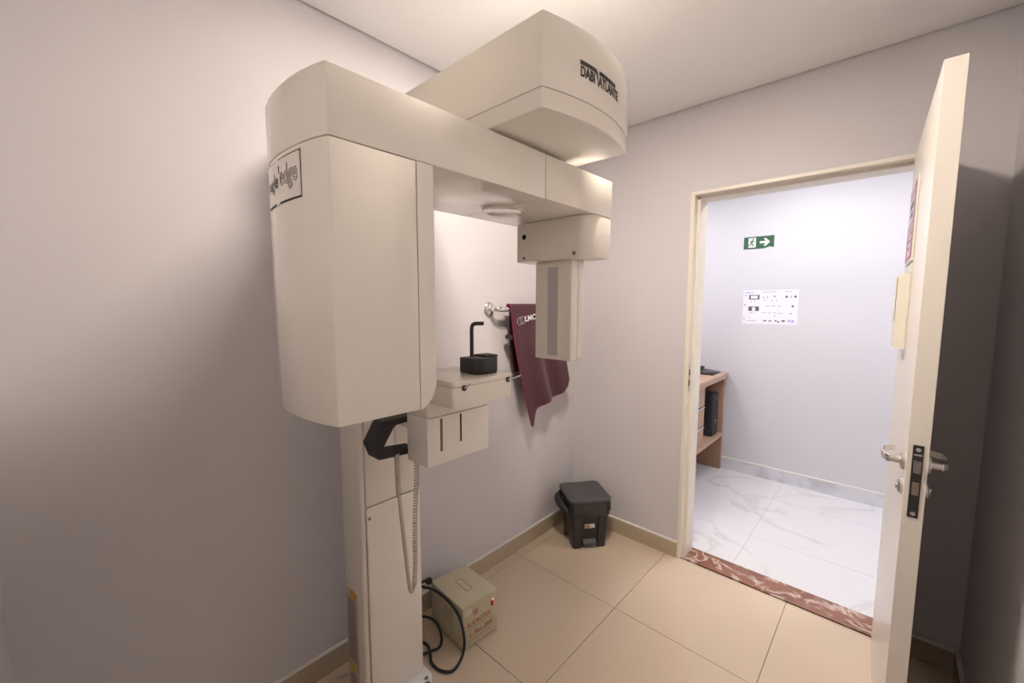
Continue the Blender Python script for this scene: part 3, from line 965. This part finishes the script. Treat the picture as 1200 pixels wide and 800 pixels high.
def ring(bm_, z, hw, hd, r, seg=5, jitter=0.0):
    pts = rounded([(-hw, -hd, r), (hw, -hd, r), (hw, hd, r), (-hw, hd, r)], seg)
    return [bm_.verts.new((x + random.uniform(-jitter, jitter), y + random.uniform(-jitter, jitter), z + random.uniform(-jitter, jitter))) for x, y in pts]


def skin(bm_, rings, cap0=True, cap1=True):
    for a, b_ in zip(rings, rings[1:]):
        n = len(a)
        for k in range(n):
            bm_.faces.new((a[k], a[(k + 1) % n], b_[(k + 1) % n], b_[k]))
    if cap0: bm_.faces.new(rings[0][::-1])
    if cap1: bm_.faces.new(rings[-1])
    return bm_


bm_ = NB()
# body built as a tapered shell, uncut; a dark panel gives the pedal hollow
skin(bm_, [ring(bm_, 0.035, 0.106, 0.100, 0.02), ring(bm_, 0.20, 0.117, 0.112, 0.02), ring(bm_, 0.205, 0.122, 0.117, 0.02), ring(bm_, 0.235, 0.124, 0.119, 0.02)])
bd = obj('bin_body', bm_, BINM, bin_, local=True)
for s in (-1, 1):
    for fy in (-1, 1):
        f0 = NB()
        pts = rounded([(s * 0.105, fy * 0.100, 0.012), (s * 0.055, fy * 0.100, 0.004), (s * 0.055, fy * 0.045, 0.004), (s * 0.105, fy * 0.045, 0.004)], 3)
        prismz(pts, 0.0, 0.036, f0)
        obj('foot', f0, BINM, bin_, local=True)
for s in (-1, 1):   # pillars either side of the pedal opening
    obj('front_pillar', prism(NB(), rounded([(s * 0.104, -0.112, 0.012), (s * 0.050, -0.112, 0.004), (s * 0.050, -0.06, 0.0), (s * 0.104, -0.06, 0.004)], 3), lambda u, v: (u, v, 0.0), lambda u, v: (u * 1.11, v * 1.09, 0.2)), BINM, bin_, local=True)
obj('pedal_shade_panel', prism(NB(), [(-0.05, -0.1035), (0.05, -0.1035), (0.05, -0.09), (-0.05, -0.09)], lambda u, v: (u, v, 0.03), lambda u, v: (u, v - 0.0075, 0.125)), DARK, bin_, local=True)  # dark panel on the body front, its colour standing in for the hollow's shade
obj('pedal', prismx([(-0.126, 0.020), (-0.124, 0.036), (-0.108, 0.056), (-0.098, 0.056), (-0.098, 0.036), (-0.120, 0.016)], -0.043, 0.043), LIDM, bin_, local=True, bev=0.002)
obj('sticker', bx((-0.036, -0.1235, 0.135), (0.028, -0.1205, 0.160)), mat('sticker_paper', (0.6, 0.55, 0.5), 0.5), bd, local=True)
obj('sticker_print', bx((-0.034, -0.1240, 0.138), (-0.004, -0.1234, 0.157)), mat('sticker_red', (0.45, 0.13, 0.08), 0.5), bd, local=True)
bm_ = NB()
skin(bm_, [ring(bm_, 0.205, 0.1265, 0.1215, 0.02, 9, 0.0025), ring(bm_, 0.225, 0.131, 0.126, 0.025, 9, 0.004), ring(bm_, 0.25, 0.134, 0.130, 0.03, 9, 0.005),
           ring(bm_, 0.28, 0.135, 0.130, 0.03, 9, 0.004), ring(bm_, 0.302, 0.129, 0.126, 0.03, 9, 0.001)])
obj('liner_bag', bm_, BAG, bin_, local=True, smooth=60)
bm_ = NB()
tube(bm_, spline([(-0.122, -0.095, 0.225), (-0.142, -0.055, 0.236), (-0.160, 0.0, 0.252), (-0.162, 0.055, 0.268), (-0.128, 0.10, 0.285)], 6), [0.006 + 0.022 * math.sin(math.pi * k / 24) for k in range(25)], 8)
obj('liner_fold', bm_, BAG, bin_, local=True, smooth=60)
bm_ = NB()
skin(bm_, [ring(bm_, 0.299, 0.135, 0.131, 0.03, 7), ring(bm_, 0.315, 0.137, 0.133, 0.03, 7), ring(bm_, 0.321, 0.132, 0.128, 0.027, 7), ring(bm_, 0.323, 0.110, 0.106, 0.02, 7), ring(bm_, 0.3205, 0.104, 0.100, 0.018, 7)])
obj('lid', bm_, LIDM, bin_, local=True, smooth=45)

# ================================================================== THINGS IN THE HALL
desk = thing('desk', 'brown wooden desk with shelf and drawers behind the door frame', 'desk', (0.30, 1.2, 0))
obj('desk_top', bx((0.02, 0.72, 0.852), (0.556, 1.632, 0.897)), WOODE, desk, bev=0.002)
obj('side_panel', bx((0.04, 1.592, 0.0), (0.530, 1.630, 0.852)), WOOD, desk, bev=0.001)
obj('side_panel', bx((0.04, 0.74, 0.0), (0.530, 0.765, 0.852)), WOOD, desk, bev=0.001)
obj('back_panel', bx((0.025, 0.765, 0.10), (0.040, 1.592, 0.852)), WOOD, desk)
obj('shelf', bx((0.04, 0.765, 0.318), (0.540, 1.592, 0.345)), WOODE, desk, bev=0.001)
obj('drawer_side', bx((0.045, 1.108, 0.345), (0.505, 1.122, 0.851)), WOOD, desk)
for k, (z0, z1) in enumerate(((0.350, 0.500), (0.512, 0.668), (0.680, 0.836))):
    dr = obj('drawer_front', bx((0.506, 0.775, z0), (0.522, 1.122, z1)), WOODE, desk, bev=0.001)
    obj('drawer_pull', bx((0.512, 0.775, z1 - 0.006), (0.527, 1.124, z1 + 0.004)), mat('aluminium', (0.8, 0.8, 0.85), 0.3, metal=0.6), dr, bev=0.001)
pc = thing('computer_tower', 'black computer tower standing on the desk shelf', 'computer', (0.33, 1.46, 0.345))
pcb = obj('case', bx((0.13, 1.385, 0.3455), (0.485, 1.545, 0.725)), BLACK, pc, bev=0.004)
obj('front_bezel', prismz(rounded([(0.485, 1.383, 0), (0.508, 1.392, 0.006), (0.512, 1.465, 0), (0.508, 1.538, 0.006), (0.485, 1.547, 0)]), 0.3475, 0.723), BLACKM, pc, bev=0.003)
obj('power_button', lathe(NB(), [(0.009, 0), (0.009, 0.004), (0.007, 0.005)], (0.510, 1.465, 0.48), (1, 0, 0), 16), GREYP, pc)
obj('drive_bay', bx((0.508, 1.405, 0.655), (0.5135, 1.525, 0.695)), BLACK, pc, bev=0.001)
kb = thing('desk_phone', 'flat black telephone lying on the brown desk top', 'phone', (0.42, 1.46, 0.897))
obj('base', prismy([(0.30, 0.8975), (0.505, 0.8975), (0.505, 0.905), (0.31, 0.925)], 1.36, 1.58), BLACK, kb, bev=0.002)
obj('handset', prismx([(1.33, 0.913), (1.33, 0.938), (1.37, 0.946), (1.42, 0.934), (1.50, 0.934), (1.55, 0.946), (1.585, 0.936), (1.585, 0.925), (1.52, 0.926), (1.40, 0.926)], 0.315, 0.365), BLACKM, kb, bev=0.003)
obj('keypad', bx((0.39, 1.40, 0.9125), (0.485, 1.50, 0.915)), mat('keypad_grey', (0.08, 0.08, 0.09), 0.5), kb, bev=0.001)

# emergency exit sign on the hall wall
ES = (0.620, 0.846, 1.984, 2.086)
ex_s = thing('exit_sign', 'green emergency exit sign with running figure and white arrow', 'sign', ((ES[0] + ES[1]) / 2, HY, ES[2]))
obj('board', prismy([(ES[0], ES[2]), (ES[1] - 0.07, ES[2]), (ES[1] - 0.03, ES[2] + 0.012), (ES[1], ES[2] + 0.004), (ES[1], ES[3]), (ES[0], ES[3])], HY - 0.003, HY - 0.0002), SIGNG, ex_s, smooth=0)
ys = HY - 0.0034
fe = lambda u, v: (ES[0] + u, ys, ES[2] + v)
fe2 = lambda u, v: (ES[0] + u, ys - 0.0003, ES[2] + v)
obj('white_door', rects(NB(), [(0.036, 0.012, 0.092, 0.092)], fe), SIGNW, ex_s, smooth=0)
rm = NB()
# the runner: head, trunk, limbs as thick strokes
rm.faces.new([rm.verts.new(fe2(0.071 + 0.0065 * math.cos(a * math.pi / 6), 0.080 + 0.0065 * math.sin(a * math.pi / 6))) for a in range(12)])


def stroke(bmq, a, b_, w_, fn):
    d = Vector((b_[0] - a[0], b_[1] - a[1])).normalized()
    n = Vector((-d.y, d.x)) * w_ / 2
    bmq.faces.new([bmq.verts.new(fn(p[0], p[1])) for p in ((a[0] + n.x, a[1] + n.y), (a[0] - n.x, a[1] - n.y), (b_[0] - n.x, b_[1] - n.y), (b_[0] + n.x, b_[1] + n.y))])


for a, b_, w_ in (((0.067, 0.072), (0.058, 0.046), 0.011), ((0.058, 0.046), (0.074, 0.036), 0.008), ((0.074, 0.036), (0.070, 0.018), 0.007), ((0.058, 0.048), (0.049, 0.032), 0.008),
                  ((0.049, 0.032), (0.034, 0.030), 0.007), ((0.066, 0.070), (0.080, 0.060), 0.006), ((0.080, 0.060), (0.088, 0.066), 0.005), ((0.064, 0.070), (0.050, 0.062), 0.006), ((0.050, 0.062), (0.046, 0.050), 0.005)):
    stroke(rm, a, b_, w_, fe2)
obj('running_figure', rm, SIGNG, ex_s, smooth=0)
ar = NB()
ar.faces.new([ar.verts.new(fe(u, v)) for u, v in ((0.122, 0.042), (0.165, 0.042), (0.150, 0.020), (0.168, 0.020), (0.196, 0.051), (0.168, 0.082), (0.150, 0.082), (0.165, 0.060), (0.122, 0.060))])
obj('arrow', ar, SIGNW, ex_s, smooth=0)

# instruction poster on the hall wall
PO = (0.638, 1.042, 1.342, 1.632)
po = thing('instruction_poster', 'white instruction poster with small diagrams on the hall wall', 'poster', ((PO[0] + PO[1]) / 2, HY, PO[2]))
obj('sheet', bx((PO[0], HY - 0.002, PO[2]), (PO[1], HY - 0.0002, PO[3])), PAPER, po, smooth=0)
fp = lambda u, v: (PO[0] + u * (PO[1] - PO[0]), HY - 0.0023, PO[3] - v * (PO[3] - PO[2]))
fp2 = lambda u, v: (PO[0] + u * (PO[1] - PO[0]), HY - 0.0026, PO[3] - v * (PO[3] - PO[2]))
for rr in ((0.11, 0.14, 0.31, 0.275), (0.11, 0.48, 0.31, 0.615)):
    obj('photo_print', rects(NB(), [rr], fp), INK, po, smooth=0)
for rr in ((0.145, 0.165, 0.275, 0.245), (0.18, 0.50, 0.24, 0.61)):
    obj('photo_subject', rects(NB(), [rr], fp2), PAPER, po, smooth=0)
obj('title_print', rects(NB(), [(0.03, 0.055, 0.20, 0.085), (0.03, 0.14, 0.07, 0.17)], fp), INKB, po, smooth=0)
dots = []
for u, v, w_, h_ in ((0.36, 0.05, 0.26, 0.02), (0.76, 0.04, 0.12, 0.025), (0.14, 0.31, 0.04, 0.03), (0.21, 0.31, 0.03, 0.03), (0.14, 0.65, 0.04, 0.03), (0.20, 0.65, 0.03, 0.03), (0.02, 0.41, 0.04, 0.05), (0.02, 0.83, 0.03, 0.05),
                     (0.37, 0.19, 0.025, 0.05), (0.44, 0.19, 0.025, 0.06), (0.56, 0.16, 0.05, 0.06), (0.40, 0.28, 0.02, 0.04), (0.53, 0.29, 0.03, 0.04), (0.61, 0.28, 0.02, 0.05),
                     (0.43, 0.45, 0.07, 0.03), (0.54, 0.45, 0.07, 0.03), (0.65, 0.45, 0.05, 0.03), (0.36, 0.655, 0.08, 0.02), (0.47, 0.655, 0.07, 0.02), (0.57, 0.655, 0.07, 0.02), (0.67, 0.665, 0.05, 0.03),
                     (0.59, 0.73, 0.02, 0.05), (0.86, 0.66, 0.05, 0.04), (0.86, 0.17, 0.03, 0.07), (0.09, 0.90, 0.18, 0.02)):
    dots.append((u, v, u + w_, v + h_))
obj('diagram_print', rects(NB(), dots, fp), INKG, po, smooth=0)['kind'] = 'stuff'
obj('diagram_print', rects(NB(), [(u, v, u + w_, v + h_) for u, v, w_, h_ in ((0.775, 0.17, 0.04, 0.06), (0.925, 0.17, 0.04, 0.06), (0.89, 0.44, 0.035, 0.06), (0.40, 0.88, 0.06, 0.035), (0.50, 0.88, 0.05, 0.035), (0.61, 0.87, 0.035, 0.04), (0.66, 0.90, 0.03, 0.05), (0.73, 0.87, 0.06, 0.05))], fp), INK, po, smooth=0)['kind'] = 'stuff'
obj('diagram_print', rects(NB(), [(0.84, 0.86, 0.885, 0.92), (0.90, 0.86, 0.95, 0.94)], fp), INKB, po, smooth=0)['kind'] = 'stuff'
